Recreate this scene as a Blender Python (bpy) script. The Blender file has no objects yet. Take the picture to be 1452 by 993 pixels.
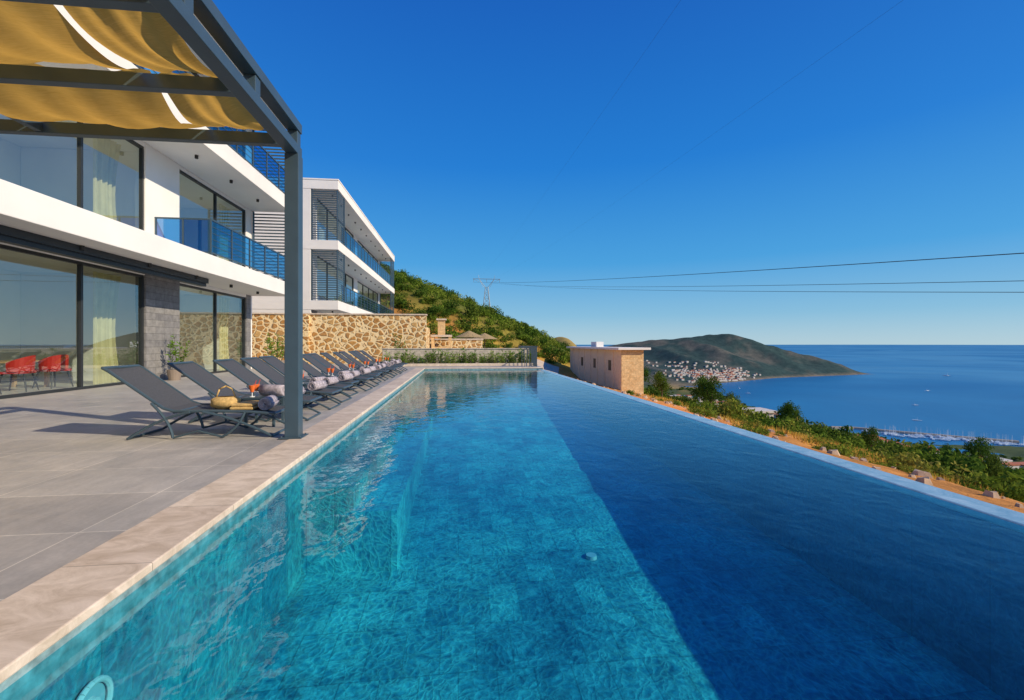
import bpy, math, random
import numpy as np
from mathutils import Vector
random.seed(7); np.random.seed(7)
scene=bpy.context.scene
scene.view_settings.view_transform='Standard'
scene.view_settings.look='None'
scene.view_settings.exposure=0
COL=scene.collection

# ------------------------------------------------------------------ materials
def newmat(name):
    m=bpy.data.materials.new(name); m.use_nodes=True
    nt=m.node_tree; nt.nodes.clear()
    out=nt.nodes.new('ShaderNodeOutputMaterial')
    return m,nt,out
def ramp(nt,fac,stops):
    r=nt.nodes.new('ShaderNodeValToRGB')
    e=r.color_ramp.elements
    while len(e)<len(stops): e.new(0.5)
    for i,(p,c) in enumerate(stops):
        e[i].position=p; e[i].color=(c[0],c[1],c[2],1)
    nt.links.new(fac,r.inputs[0]); return r.outputs[0]
def coords(nt,scale=(1,1,1),kind='Object'):
    tc=nt.nodes.new('ShaderNodeTexCoord'); mp=nt.nodes.new('ShaderNodeMapping')
    mp.inputs['Scale'].default_value=scale
    nt.links.new(tc.outputs[kind],mp.inputs[0]); return mp.outputs[0]
def noise(nt,vec,scale,detail=4,rough=.55,dist=0):
    n=nt.nodes.new('ShaderNodeTexNoise'); n.inputs['Scale'].default_value=scale
    n.inputs['Detail'].default_value=detail; n.inputs['Roughness'].default_value=rough
    n.inputs['Distortion'].default_value=dist
    nt.links.new(vec,n.inputs['Vector']); return n.outputs['Fac']
def mixc(nt,fac,a,b,mode='MIX'):
    m=nt.nodes.new('ShaderNodeMixRGB'); m.blend_type=mode
    for k,v in ((0,fac),(1,a),(2,b)):
        if hasattr(v,'links'): nt.links.new(v,m.inputs[k])
        elif k==0: m.inputs[0].default_value=v
        else: m.inputs[k].default_value=(v[0],v[1],v[2],1)
    return m.outputs[0]
def bump(nt,h,strength=.3,dist=.02):
    b=nt.nodes.new('ShaderNodeBump'); b.inputs['Strength'].default_value=strength
    b.inputs['Distance'].default_value=dist; nt.links.new(h,b.inputs['Height']); return b.outputs[0]
def principled(nt,out,col,rough=.6,metal=0,normal=None,spec=None):
    p=nt.nodes.new('ShaderNodeBsdfPrincipled')
    if hasattr(col,'links'): nt.links.new(col,p.inputs['Base Color'])
    else: p.inputs['Base Color'].default_value=(col[0],col[1],col[2],1)
    if hasattr(rough,'links'): nt.links.new(rough,p.inputs['Roughness'])
    else: p.inputs['Roughness'].default_value=rough
    p.inputs['Metallic'].default_value=metal
    if spec is not None: p.inputs['Specular IOR Level'].default_value=spec
    if normal is not None: nt.links.new(normal,p.inputs['Normal'])
    nt.links.new(p.outputs[0],out.inputs[0]); return p
def simple(name,col,rough=.6,metal=0,var=.12,scale=3,bmp=.1,bd=.01,spec=None):
    m,nt,out=newmat(name); v=coords(nt)
    n=noise(nt,v,scale,6)
    c=ramp(nt,n,[(.3,[x*(1-var) for x in col]),(.7,[min(1,x*(1+var)) for x in col])])
    n2=noise(nt,v,scale*12,4)
    principled(nt,out,c,rough,metal,bump(nt,n2,bmp,bd),spec); return m
def schlick(nt,f0,normal,extra=0):
    lw=nt.nodes.new('ShaderNodeLayerWeight'); lw.inputs['Blend'].default_value=.5
    nt.links.new(normal,lw.inputs['Normal'])
    p=nt.nodes.new('ShaderNodeMath'); p.operation='POWER'; p.inputs[1].default_value=5; nt.links.new(lw.outputs['Facing'],p.inputs[0])
    q=nt.nodes.new('ShaderNodeMath'); q.operation='MULTIPLY_ADD'; q.use_clamp=True
    q.inputs[1].default_value=1-f0-extra; q.inputs[2].default_value=f0+extra; nt.links.new(p.outputs[0],q.inputs[0])
    return q.outputs[0]

M={}
M['white']=simple('white_render',(.80,.785,.75),.75,var=.05,scale=.7,bmp=.08)
M['metal']=simple('dark_metal',(.06,.10,.13),.4,.2,var=.1)
M['frame']=simple('window_frame',(.03,.035,.04),.4,.2)
M['tank']=simple('grey_steel',(.26,.29,.31),.5,.3)
M['redplastic']=simple('red_leather',(.60,.03,.02),.45)
M['wood']=simple('wood',(.50,.33,.19),.5,scale=6)
M['cushion']=simple('white_upholstery',(.75,.73,.70),.8)
M['towelgrey']=simple('grey_towel',(.42,.38,.42),.95,var=.4,scale=22,bmp=.6)
M['towelyellow']=simple('straw_fabric',(.62,.42,.16),.9,var=.25,scale=30,bmp=.6)
M['drink']=simple('orange_drink',(.85,.18,.04),.1)
M['roofred']=simple('terracotta',(.42,.13,.06),.8,var=.3)
M['townwhite']=simple('town_walls',(.60,.56,.50),.8,var=.2)
M['bark']=simple('bark',(.12,.08,.05),.9,var=.3,bmp=.8)
M['thatch']=simple('thatch',(.38,.28,.14),.95,var=.35,scale=20,bmp=.8,bd=.03)
M['beige']=simple('beige_render',(.80,.64,.46),.85,var=.08)
M['pot']=simple('planter_pot',(.25,.20,.16),.8)
M['lampdark']=simple('lamp_black',(.02,.02,.02),.5)
M['lampwhite']=simple('lamp_white',(.80,.84,.85),.25,var=.03)
M['lampring']=simple('pool_lamp_ring',(.25,.42,.47),.3,var=.05)
M['lampdisc']=simple('pool_lamp_lens',(.50,.58,.58),.2,var=.05)
M['wire']=simple('cable',(.02,.02,.025),.6)
M['floorin']=simple('indoor_floor',(.70,.66,.60),.3)

def mat_deck():
    m,nt,out=newmat('terrace_tiles'); v=coords(nt)
    b=nt.nodes.new('ShaderNodeTexBrick'); b.offset=0.0
    b.inputs['Scale'].default_value=1; b.inputs['Brick Width'].default_value=1.2
    b.inputs['Row Height'].default_value=.8; b.inputs['Mortar Size'].default_value=.005
    b.inputs['Mortar Smooth'].default_value=.1
    b.inputs['Color1'].default_value=(.43,.41,.385,1); b.inputs['Color2'].default_value=(.50,.48,.45,1)
    b.inputs['Mortar'].default_value=(.72,.68,.60,1)
    nt.links.new(v,b.inputs['Vector'])
    n=noise(nt,v,1.6,8,.65,.8); n2=noise(nt,v,38,4); n4=noise(nt,coords(nt,(1,.25,1)),7,5,.7,1)
    c=mixc(nt,1,b.outputs['Color'],ramp(nt,n,[(.3,(.76,.77,.79)),(.7,(1.1,1.09,1.06))]),'MULTIPLY')
    c=mixc(nt,1,c,ramp(nt,n4,[(.3,(.86,.86,.86)),(.7,(1.07,1.07,1.07))]),'MULTIPLY')
    c=mixc(nt,1,c,ramp(nt,n2,[(.3,(.93,.93,.93)),(.7,(1.05,1.05,1.05))]),'MULTIPLY')
    r=ramp(nt,n,[(.3,(.38,.38,.38)),(.7,(.6,.6,.6))])
    principled(nt,out,c,r,0,bump(nt,n2,.15,.004)); return m
M['deck']=mat_deck()
def mat_coping():
    m,nt,out=newmat('travertine'); v=coords(nt)
    b=nt.nodes.new('ShaderNodeTexBrick'); b.offset=0
    b.inputs['Scale'].default_value=1; b.inputs['Brick Width'].default_value=5.0
    b.inputs['Row Height'].default_value=.9; b.inputs['Mortar Size'].default_value=.003
    b.inputs['Color1'].default_value=(.62,.52,.42,1); b.inputs['Color2'].default_value=(.74,.64,.52,1)
    b.inputs['Mortar'].default_value=(.30,.25,.2,1)
    nt.links.new(v,b.inputs['Vector'])
    n=noise(nt,coords(nt,(1,1.6,1)),4,9,.72,.8)
    c=mixc(nt,1,b.outputs['Color'],ramp(nt,n,[(.35,(.74,.70,.64)),(.65,(1.12,1.12,1.12))]),'MULTIPLY')
    principled(nt,out,c,.6,0,bump(nt,n,.3,.004)); return m
M['coping']=mat_coping()
def mat_pooltile(name,k=(1,1,1)):
    m,nt,out=newmat(name); v=coords(nt)
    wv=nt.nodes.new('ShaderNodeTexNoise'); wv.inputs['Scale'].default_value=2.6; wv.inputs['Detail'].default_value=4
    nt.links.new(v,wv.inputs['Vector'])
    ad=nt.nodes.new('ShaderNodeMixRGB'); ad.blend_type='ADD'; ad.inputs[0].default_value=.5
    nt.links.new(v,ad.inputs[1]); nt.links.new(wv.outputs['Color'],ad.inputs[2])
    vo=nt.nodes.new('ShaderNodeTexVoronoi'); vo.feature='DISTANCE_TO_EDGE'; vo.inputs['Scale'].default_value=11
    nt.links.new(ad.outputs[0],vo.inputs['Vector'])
    vein_caustic=ramp(nt,vo.outputs['Distance'],[(0,(1,1,1)),(.12,(.5,.5,.5)),(.35,(0,0,0))])  # marble-like veining that also stands in for caustic light, painted into the colour
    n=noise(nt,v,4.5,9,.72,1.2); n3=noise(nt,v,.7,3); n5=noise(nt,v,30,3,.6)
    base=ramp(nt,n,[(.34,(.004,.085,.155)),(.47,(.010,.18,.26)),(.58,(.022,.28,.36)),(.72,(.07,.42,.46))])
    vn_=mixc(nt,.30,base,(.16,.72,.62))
    c=mixc(nt,mixc(nt,1,vein_caustic,ramp(nt,n3,[(.4,(.35,.35,.35)),(.6,(1,1,1))]),'MULTIPLY'),base,vn_)
    b=nt.nodes.new('ShaderNodeTexBrick'); b.offset=.5
    b.inputs['Scale'].default_value=1; b.inputs['Brick Width'].default_value=.3; b.inputs['Row Height'].default_value=.6
    b.inputs['Mortar Size'].default_value=.006
    b.inputs['Color1'].default_value=(.66,.74,.80,1); b.inputs['Color2'].default_value=(1.2,1.16,1.1,1); b.inputs['Mortar'].default_value=(.7,.7,.7,1)
    nt.links.new(v,b.inputs['Vector'])
    c=mixc(nt,1,c,b.outputs['Color'],'MULTIPLY')
    c=mixc(nt,1,c,ramp(nt,n3,[(.35,(.85,.85,.9)),(.65,(1.12,1.12,1.1))]),'MULTIPLY')
    c=mixc(nt,1,c,ramp(nt,n5,[(.3,(.8,.8,.8)),(.7,(1.2,1.2,1.2))]),'MULTIPLY')
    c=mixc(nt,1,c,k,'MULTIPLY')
    principled(nt,out,c,.5,0,bump(nt,vein_caustic,.25,.03)); return m
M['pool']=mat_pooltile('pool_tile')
M['poolshade']=mat_pooltile('pool_wall_tile_shaded',(.5,.36,.62))  # same pool tile, darkened to paint shade on the infinity-edge wall
M['waterline']=simple('waterline_mosaic',(.22,.34,.36),.3,var=.45,scale=14)
def mat_edge():
    m,nt,out=newmat('wet_edge_stone'); v=coords(nt)
    n=noise(nt,v,4,8,.7,1)
    c=ramp(nt,n,[(.3,(.16,.32,.42)),(.55,(.34,.50,.58)),(.75,(.56,.66,.70))])
    principled(nt,out,c,.2,0,bump(nt,n,.2,.01)); return m
M['edge']=mat_edge()
def mat_water():
    m,nt,out=newmat('pool_water_surface'); v=coords(nt,(1,.75,1))
    a=noise(nt,v,3.2,3,.5,.6); b=noise(nt,v,11,2,.5)
    ad=nt.nodes.new('ShaderNodeMath'); ad.operation='MULTIPLY_ADD'; ad.inputs[1].default_value=.18
    nt.links.new(b,ad.inputs[0]); nt.links.new(a,ad.inputs[2])
    bm=bump(nt,ad.outputs[0],.15,.05)
    f=schlick(nt,.02,bm)
    t=nt.nodes.new('ShaderNodeBsdfTransparent'); t.inputs[0].default_value=(.46,.91,1.0,1)
    g=nt.nodes.new('ShaderNodeBsdfGlossy'); g.inputs['Roughness'].default_value=.02; g.inputs['Color'].default_value=(.95,.97,1,1)
    nt.links.new(bm,g.inputs['Normal'])
    mx=nt.nodes.new('ShaderNodeMixShader'); nt.links.new(f,mx.inputs[0])
    nt.links.new(t.outputs[0],mx.inputs[1]); nt.links.new(g.outputs[0],mx.inputs[2])
    nt.links.new(mx.outputs[0],out.inputs[0]); return m
M['water']=mat_water()
def mat_glass(name,tint,refl,gl=(.9,.97,1)):
    m,nt,out=newmat(name)
    v=coords(nt); bm=bump(nt,noise(nt,v,.8,1),.03,.02)
    f=schlick(nt,.05,bm,refl)
    t=nt.nodes.new('ShaderNodeBsdfTransparent'); t.inputs[0].default_value=(*tint,1)
    g=nt.nodes.new('ShaderNodeBsdfGlossy'); g.inputs['Roughness'].default_value=.01; g.inputs['Color'].default_value=(*gl,1)
    nt.links.new(bm,g.inputs['Normal'])
    mx=nt.nodes.new('ShaderNodeMixShader'); nt.links.new(f,mx.inputs[0])
    nt.links.new(t.outputs[0],mx.inputs[1]); nt.links.new(g.outputs[0],mx.inputs[2])
    nt.links.new(mx.outputs[0],out.inputs[0]); return m
M['glass']=mat_glass('window_glass',(.88,.98,.93),.20)
M['blueglass']=mat_glass('blue_balustrade_glass',(.06,.32,.75),.12)
def mat_cobble():
    m,nt,out=newmat('rubble_stone'); v=coords(nt,(1,1,1.25))
    n0=nt.nodes.new('ShaderNodeTexNoise'); n0.inputs['Scale'].default_value=3; nt.links.new(v,n0.inputs['Vector'])
    ad=nt.nodes.new('ShaderNodeMixRGB'); ad.blend_type='ADD'; ad.inputs[0].default_value=.22
    nt.links.new(v,ad.inputs[1]); nt.links.new(n0.outputs['Color'],ad.inputs[2])
    vo=nt.nodes.new('ShaderNodeTexVoronoi'); vo.feature='DISTANCE_TO_EDGE'; vo.inputs['Scale'].default_value=2.8
    vc=nt.nodes.new('ShaderNodeTexVoronoi'); vc.inputs['Scale'].default_value=2.8
    for q in (vo,vc): nt.links.new(ad.outputs[0],q.inputs['Vector'])
    sep=nt.nodes.new('ShaderNodeSeparateColor'); nt.links.new(vc.outputs['Color'],sep.inputs[0])
    st=ramp(nt,sep.outputs[0],[(0,(.38,.17,.045)),(.35,(.56,.29,.08)),(.65,(.46,.24,.08)),(1,(.68,.43,.16))])
    n=noise(nt,v,9,6,.7)
    st=mixc(nt,1,st,ramp(nt,n,[(.3,(.6,.6,.6)),(.7,(1.2,1.2,1.2))]),'MULTIPLY')
    k=ramp(nt,vo.outputs['Distance'],[(.08,(0,0,0)),(.17,(1,1,1))])
    c=mixc(nt,k,(.82,.64,.36),st)
    h=mixc(nt,1,k,ramp(nt,n,[(0,(.7,.7,.7)),(1,(1,1,1))]),'MULTIPLY')
    principled(nt,out,c,.85,0,bump(nt,h,.8,.07)); return m
M['cobble']=mat_cobble()
def mat_stonebrick(name,c1,c2,mo,w=.6,h=.2):
    m,nt,out=newmat(name)
    tc=nt.nodes.new('ShaderNodeTexCoord'); sp=nt.nodes.new('ShaderNodeSeparateXYZ'); nt.links.new(tc.outputs['Object'],sp.inputs[0])
    ad=nt.nodes.new('ShaderNodeMath'); nt.links.new(sp.outputs[0],ad.inputs[0]); nt.links.new(sp.outputs[1],ad.inputs[1])
    cb=nt.nodes.new('ShaderNodeCombineXYZ'); nt.links.new(ad.outputs[0],cb.inputs[0]); nt.links.new(sp.outputs[2],cb.inputs[1])
    b=nt.nodes.new('ShaderNodeTexBrick'); b.inputs['Scale'].default_value=1
    b.inputs['Brick Width'].default_value=w; b.inputs['Row Height'].default_value=h; b.inputs['Mortar Size'].default_value=.008
    b.inputs['Color1'].default_value=(*c1,1); b.inputs['Color2'].default_value=(*c2,1); b.inputs['Mortar'].default_value=(*mo,1)
    nt.links.new(cb.outputs[0],b.inputs['Vector'])
    n=noise(nt,tc.outputs['Object'],5,8,.7)
    c=mixc(nt,1,b.outputs['Color'],ramp(nt,n,[(.3,(.65,.65,.65)),(.7,(1.25,1.25,1.25))]),'MULTIPLY')
    principled(nt,out,c,.8,0,bump(nt,n,.5,.02)); return m
M['slate']=mat_stonebrick('grey_stone_cladding',(.17,.17,.18),(.25,.245,.24),(.12,.12,.12),.9,.22)
M['planterstone']=mat_stonebrick('planter_stone',(.50,.45,.37),(.66,.59,.49),(.36,.31,.25),.45,.16)
M['warmstone']=mat_stonebrick('warm_stone_blocks',(.68,.44,.20),(.78,.55,.28),(.52,.36,.20),.5,.25)
def mat_fabric():
    m,nt,out=newmat('shade_cloth'); v=coords(nt)
    w=noise(nt,coords(nt,(1,30,1)),8,3); n=noise(nt,v,2.5,4)
    c=mixc(nt,1,ramp(nt,w,[(.3,(.60,.34,.06)),(.7,(.76,.47,.11))]),ramp(nt,n,[(.3,(.85,.85,.85)),(.7,(1.05,1.05,1.05))]),'MULTIPLY')
    d=nt.nodes.new('ShaderNodeBsdfDiffuse'); t=nt.nodes.new('ShaderNodeBsdfTranslucent')
    nt.links.new(c,d.inputs[0]); nt.links.new(c,t.inputs[0])
    mx=nt.nodes.new('ShaderNodeMixShader'); mx.inputs[0].default_value=.6
    nt.links.new(d.outputs[0],mx.inputs[1]); nt.links.new(t.outputs[0],mx.inputs[2]); nt.links.new(mx.outputs[0],out.inputs[0])
    return m
M['fabric']=mat_fabric()
def mat_trans(name,col,k):
    m,nt,out=newmat(name); v=coords(nt); n=noise(nt,v,4,3)
    c=ramp(nt,n,[(.3,[x*.85 for x in col]),(.7,col)])
    d=nt.nodes.new('ShaderNodeBsdfDiffuse'); t=nt.nodes.new('ShaderNodeBsdfTranslucent')
    nt.links.new(c,d.inputs[0]); nt.links.new(c,t.inputs[0])
    mx=nt.nodes.new('ShaderNodeMixShader'); mx.inputs[0].default_value=k
    nt.links.new(d.outputs[0],mx.inputs[1]); nt.links.new(t.outputs[0],mx.inputs[2]); nt.links.new(mx.outputs[0],out.inputs[0])
    return m
M['curtain']=mat_trans('curtain_cloth',(.80,.72,.42),.3)
M['sheer']=mat_trans('sheer_curtain',(.82,.82,.76),.4)
M['sling']=simple('lounger_mesh_fabric',(.065,.07,.08),.8,var=.25,scale=60,bmp=.3)
def mat_leaf(name,stops,sc=1.2):
    m,nt,out=newmat(name)
    g=nt.nodes.new('ShaderNodeNewGeometry'); oi=nt.nodes.new('ShaderNodeObjectInfo')
    n=noise(nt,g.outputs['Position'],sc,3)
    ad=nt.nodes.new('ShaderNodeMath'); ad.operation='MULTIPLY_ADD'; ad.inputs[1].default_value=.4
    nt.links.new(oi.outputs['Random'],ad.inputs[0])
    n2=nt.nodes.new('ShaderNodeMath'); n2.operation='MULTIPLY'; n2.inputs[1].default_value=.7; nt.links.new(n,n2.inputs[0])
    nt.links.new(n2.outputs[0],ad.inputs[2])
    c=ramp(nt,ad.outputs[0],stops)
    d=nt.nodes.new('ShaderNodeBsdfDiffuse'); t=nt.nodes.new('ShaderNodeBsdfTranslucent')
    nt.links.new(c,d.inputs[0]); nt.links.new(c,t.inputs[0])
    mx=nt.nodes.new('ShaderNodeMixShader'); mx.inputs[0].default_value=.3
    nt.links.new(d.outputs[0],mx.inputs[1]); nt.links.new(t.outputs[0],mx.inputs[2]); nt.links.new(mx.outputs[0],out.inputs[0])
    return m
M['leaf']=mat_leaf('shrub_leaves',[(.25,(.065,.13,.015)),(.5,(.13,.21,.025)),(.7,(.22,.28,.04)),(.85,(.34,.30,.07))])
M['leafdark']=mat_leaf('tree_leaves',[(.25,(.03,.07,.012)),(.55,(.07,.135,.02)),(.85,(.15,.20,.035))])
M['leafbright']=mat_leaf('garden_leaves',[(.25,(.08,.17,.02)),(.55,(.17,.30,.04)),(.85,(.30,.38,.08))],4)
M['drygrass']=mat_leaf('dry_grass',[(.25,(.50,.28,.06)),(.55,(.68,.45,.09)),(.85,(.52,.36,.09))],.5)

def mat_terrain():
    m,nt,out=newmat('terrain_ground')
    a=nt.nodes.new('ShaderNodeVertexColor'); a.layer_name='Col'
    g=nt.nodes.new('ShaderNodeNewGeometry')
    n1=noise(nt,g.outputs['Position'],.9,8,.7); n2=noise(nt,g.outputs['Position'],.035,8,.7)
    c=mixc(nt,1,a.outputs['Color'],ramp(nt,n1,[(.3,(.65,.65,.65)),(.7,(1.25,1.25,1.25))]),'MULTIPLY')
    c=mixc(nt,1,c,ramp(nt,n2,[(.35,(.62,.68,.7)),(.65,(1.3,1.22,1.15))]),'MULTIPLY')
    principled(nt,out,c,.95,0,bump(nt,n1,.6,.3),.1); return m
M['terrain']=mat_terrain()
def mat_sea():
    m,nt,out=newmat('sea_water')
    g=nt.nodes.new('ShaderNodeNewGeometry')
    n1=noise(nt,g.outputs['Position'],.05,6,.65); n2=noise(nt,g.outputs['Position'],.0012,5,.6,1.5); n3=noise(nt,g.outputs['Position'],.00025,3,.6,2)
    c=ramp(nt,n2,[(.35,(.003,.105,.27)),(.65,(.012,.16,.35))])
    r=ramp(nt,n3,[(.4,(.28,.28,.28)),(.6,(.42,.42,.42))])
    principled(nt,out,c,r,0,bump(nt,n1,.5,1.2),.5); return m
M['sea']=mat_sea()
M['road']=simple('concrete_road',(.52,.44,.35),.9,var=.15,scale=1.5)

# ------------------------------------------------------------------ mesh builder
class MB:
    def __init__(s): s.v=[]; s.f=[]; s.m=[]
    def quad(s,a,b,c,d,m=0):
        i=len(s.v); s.v+= [a,b,c,d]; s.f.append((i,i+1,i+2,i+3)); s.m.append(m)
    def box(s,x0,x1,y0,y1,z0,z1,m=0):
        i=len(s.v)
        s.v+=[(x0,y0,z0),(x1,y0,z0),(x1,y1,z0),(x0,y1,z0),(x0,y0,z1),(x1,y0,z1),(x1,y1,z1),(x0,y1,z1)]
        for f in ((0,3,2,1),(4,5,6,7),(0,1,5,4),(1,2,6,5),(2,3,7,6),(3,0,4,7)):
            s.f.append(tuple(i+k for k in f)); s.m.append(m)
    def cyl(s,p0,p1,r0,r1=None,n=8,m=0,caps=True):
        if r1 is None: r1=r0
        p0=Vector(p0); p1=Vector(p1); d=(p1-p0)
        if d.length<1e-6: return
        d.normalize(); u=d.orthogonal().normalized(); w=d.cross(u)
        i=len(s.v)
        for p,r in ((p0,r0),(p1,r1)):
            for k in range(n):
                a=2*math.pi*k/n; q=p+u*math.cos(a)*r+w*math.sin(a)*r; s.v.append(tuple(q))
        for k in range(n):
            s.f.append((i+k,i+(k+1)%n,i+n+(k+1)%n,i+n+k)); s.m.append(m)
        if caps:
            s.f.append(tuple(i+k for k in reversed(range(n)))); s.m.append(m)
            s.f.append(tuple(i+n+k for k in range(n))); s.m.append(m)
    def tube(s,pts,r,n=8,m=0):
        for a,b in zip(pts[:-1],pts[1:]): s.cyl(a,b,r,r,n,m)
    def grid(s,fn,nu,nv,m=0):
        i=len(s.v)
        for a in range(nu+1):
            for b in range(nv+1): s.v.append(tuple(fn(a/nu,b/nv)))
        for a in range(nu):
            for b in range(nv):
                k=i+a*(nv+1)+b
                s.f.append((k,k+1,k+nv+2,k+nv+1)); s.m.append(m)
    def build(s,name,mats,parent=None,smooth=False,bevel=0,loc=None):
        me=bpy.data.meshes.new(name); me.from_pydata(s.v,[],s.f)
        for mt in mats: me.materials.append(mt)
        me.polygons.foreach_set('material_index',s.m)
        if smooth: me.polygons.foreach_set('use_smooth',[True]*len(s.f))
        me.update()
        o=bpy.data.objects.new(name,me); COL.objects.link(o)
        if parent: o.parent=parent
        if bevel:
            b=o.modifiers.new('b','BEVEL'); b.width=bevel; b.segments=2; b.limit_method='ANGLE'
        if loc: o.location=loc
        return o
def empty(name,loc=(0,0,0)):
    e=bpy.data.objects.new(name,None); COL.objects.link(e); e.location=loc; e.empty_display_size=.2; return e
def inst(name,me,loc,rz=0,sc=(1,1,1),parent=None):
    o=bpy.data.objects.new(name,me); COL.objects.link(o); o.location=loc; o.rotation_euler=(0,0,rz); o.scale=sc
    if parent: o.parent=parent
    return o

# ------------------------------------------------------------------ noise + terrain
def hsh(ix,iy,sd):
    v=np.sin(ix*127.1+iy*311.7+sd*74.7)*43758.5453; return v-np.floor(v)
def vn(x,y,sd=0):
    ix=np.floor(x); iy=np.floor(y); fx=x-ix; fy=y-iy; fx=fx*fx*(3-2*fx); fy=fy*fy*(3-2*fy)
    a=hsh(ix,iy,sd); b=hsh(ix+1,iy,sd); c=hsh(ix,iy+1,sd); d=hsh(ix+1,iy+1,sd)
    return (a*(1-fx)+b*fx)*(1-fy)+(c*(1-fx)+d*fx)*fy
def fbm(x,y,sd=0,o=4):
    r=0;a=.5
    for k in range(o): r=r+a*(vn(x*2**k,y*2**k,sd+k)-.5); a*=.5
    return r
def sm(a,b,x):
    t=np.clip((x-a)/(b-a),0,1); return t*t*(3-2*t)
YS=[-3000,0,578,614,754,1000,1225,1400,1590,1800,3000,3600,12000]
XS=[1000,900,830,692,662,700,775,800,880,900,800,650,400]
RX=[300,700,1000,1117,1220,1300,1390,1440,1490,1560,1640,1700,1850,1980,2050,2200]
RZ=[90,120,165,180,183,188,200,206,198,172,146,132,94,48,8,-60]
def terrain(X,Y):
    X=np.asarray(X,float); Y=np.asarray(Y,float)
    dist=np.sqrt(X*X+Y*Y)
    Xs=np.interp(Y,YS,XS); t=X/Xs
    near=.64-.26*X
    near=np.minimum(near,60)
    far=np.interp(t,[.03,.055,.12,.24,.48,.72,.97,1.0,1.1,3],[-6,-11,-30,-66,-114,-139,-148.5,-150.5,-160,-200])
    z=near*(1-sm(38,60,X))+far*sm(38,60,X)
    damp=np.clip((1-t)*6,0,1)
    z=z+fbm(X/120,Y/120,3)*40*sm(80,400,dist)*damp*sm(60,200,X)
    g=np.exp(-((X-205)/70)**2-((Y-890)/170)**2); z=z+g*88
    hz=4+.055*Y-.4*np.minimum(X,20)-.58*np.maximum(X-20,0); hz=np.minimum(hz,45)
    wh=sm(62,88,Y)*(1-sm(330,480,Y))*(1-sm(40,80,X))
    hz=hz+fbm(X/18,Y/18,9)*4
    z=z*(1-wh)+hz*wh
    z=z+fbm(X/5,Y/5,5)*.9*sm(8,16,X)+fbm(X/1.3,Y/1.3,6)*.25*sm(10,16,X)
    cut=(1-sm(24,30,Y)); zc=np.minimum(-2.2,z); z=np.where(X<14,z*(1-cut)+zc*cut,z)
    w=(1-sm(4.3,5.2,X))*(1-sm(58,63,Y)); z=z*(1-w)-2.2*w
    ridge=np.interp(X,RX,RZ); Yc=np.interp(X,[300,1400,2005,2200],[2500,2360,2150,2100])
    w2=np.interp(X,[300,1006,1500,2005,2200],[1200,760,420,110,60])
    q=(Y-Yc)/w2
    spur=1-.34*np.abs(np.sin(X/95+Y/260+2*fbm(X/300,Y/300,40)))*np.clip(np.abs(q)*2.2,0,1)
    zp=-150+ridge*(1-np.abs(q)**1.3)*np.where(np.abs(q)<1,spur,1)+ (fbm(X/320,Y/320,12,5)*34+fbm(X/90,Y/90,14,4)*16)*np.clip(1-np.abs(q),0,1)*np.clip(ridge/80,0,1)
    zp=np.where((np.abs(q)>1.6)|(X>2070),-220,zp)
    z=np.maximum(z,np.where(Y>1300,zp,-220))
    return z
def tz(x,y): return float(terrain(np.array([x]),np.array([y]))[0])

angs=np.concatenate([np.arange(-180,-75,4),np.arange(-75,75,.4),np.arange(75,180.1,4)])
angs=np.radians(angs)
rs=[2.0]
while rs[-1]<14000: rs.append(rs[-1]*(1.019 if rs[-1]<1300 or rs[-1]>3000 else 1.010)+.02)
rs=np.array(rs)
R,A=np.meshgrid(rs,angs,indexing='ij')
TX=R*np.sin(A); TY=R*np.cos(A); TZ=terrain(TX,TY)
nr,na=R.shape
verts=np.stack([TX,TY,TZ],-1).reshape(-1,3)
ii,jj=np.meshgrid(np.arange(nr-1),np.arange(na-1),indexing='ij'); k=(ii*na+jj).reshape(-1)
faces=np.stack([k,k+1,k+na+1,k+na],-1)
me=bpy.data.meshes.new('hillside_terrain')
me.vertices.add(len(verts)); me.vertices.foreach_set('co',verts.ravel())
me.loops.add(faces.size); me.loops.foreach_set('vertex_index',faces.ravel().astype(np.int32))
me.polygons.add(len(faces)); me.polygons.foreach_set('loop_start',np.arange(0,faces.size,4,dtype=np.int32))
me.polygons.foreach_set('loop_total',np.full(len(faces),4,dtype=np.int32))
me.polygons.foreach_set('use_smooth',np.ones(len(faces),dtype=bool))
me.update(calc_edges=True)
X=TX.ravel();Y=TY.ravel();Z=TZ.ravel();D=np.sqrt(X*X+Y*Y)
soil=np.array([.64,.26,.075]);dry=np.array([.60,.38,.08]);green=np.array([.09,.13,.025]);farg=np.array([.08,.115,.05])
pen_haze=np.array([.035,.07,.07]);rock=np.array([.13,.125,.11])  # headland colour has aerial haze painted in as a blue-green tint
def W(w): return w[:,None]
n1=fbm(X/7,Y/7,21)+.5; n2=fbm(X/30,Y/30,22)+.5; n3=fbm(X/150,Y/150,25)+.5; n6=fbm(X/60,Y/60,27)+.5
c=dry*W(sm(.46,.58,n1))+soil*W(1-sm(.46,.58,n1))
gw=sm(.5,.62,n2)*.4; gw=np.maximum(gw,sm(64,85,Y)*.93); gw=np.maximum(gw,sm(60,160,D)*.7)
c=c*W(1-gw)+green*W(gw)
sw=(1-sm(17,26,X-(Y-20)*.04))*(1-sm(60,75,Y)); c=c*W(1-sw*.85)+soil*W(sw*.85)
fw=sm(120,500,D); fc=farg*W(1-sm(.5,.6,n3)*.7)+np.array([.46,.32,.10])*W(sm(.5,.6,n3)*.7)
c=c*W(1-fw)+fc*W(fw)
pw=sm(1400,1900,D); pm=sm(.46,.62,.5*n3+.5*n6); pc=pen_haze*W(1-pm*.7)+rock*W(pm*.7)
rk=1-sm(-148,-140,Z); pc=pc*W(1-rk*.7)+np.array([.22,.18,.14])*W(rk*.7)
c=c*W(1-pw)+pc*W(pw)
ca=me.color_attributes.new('Col','FLOAT_COLOR','POINT')
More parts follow.
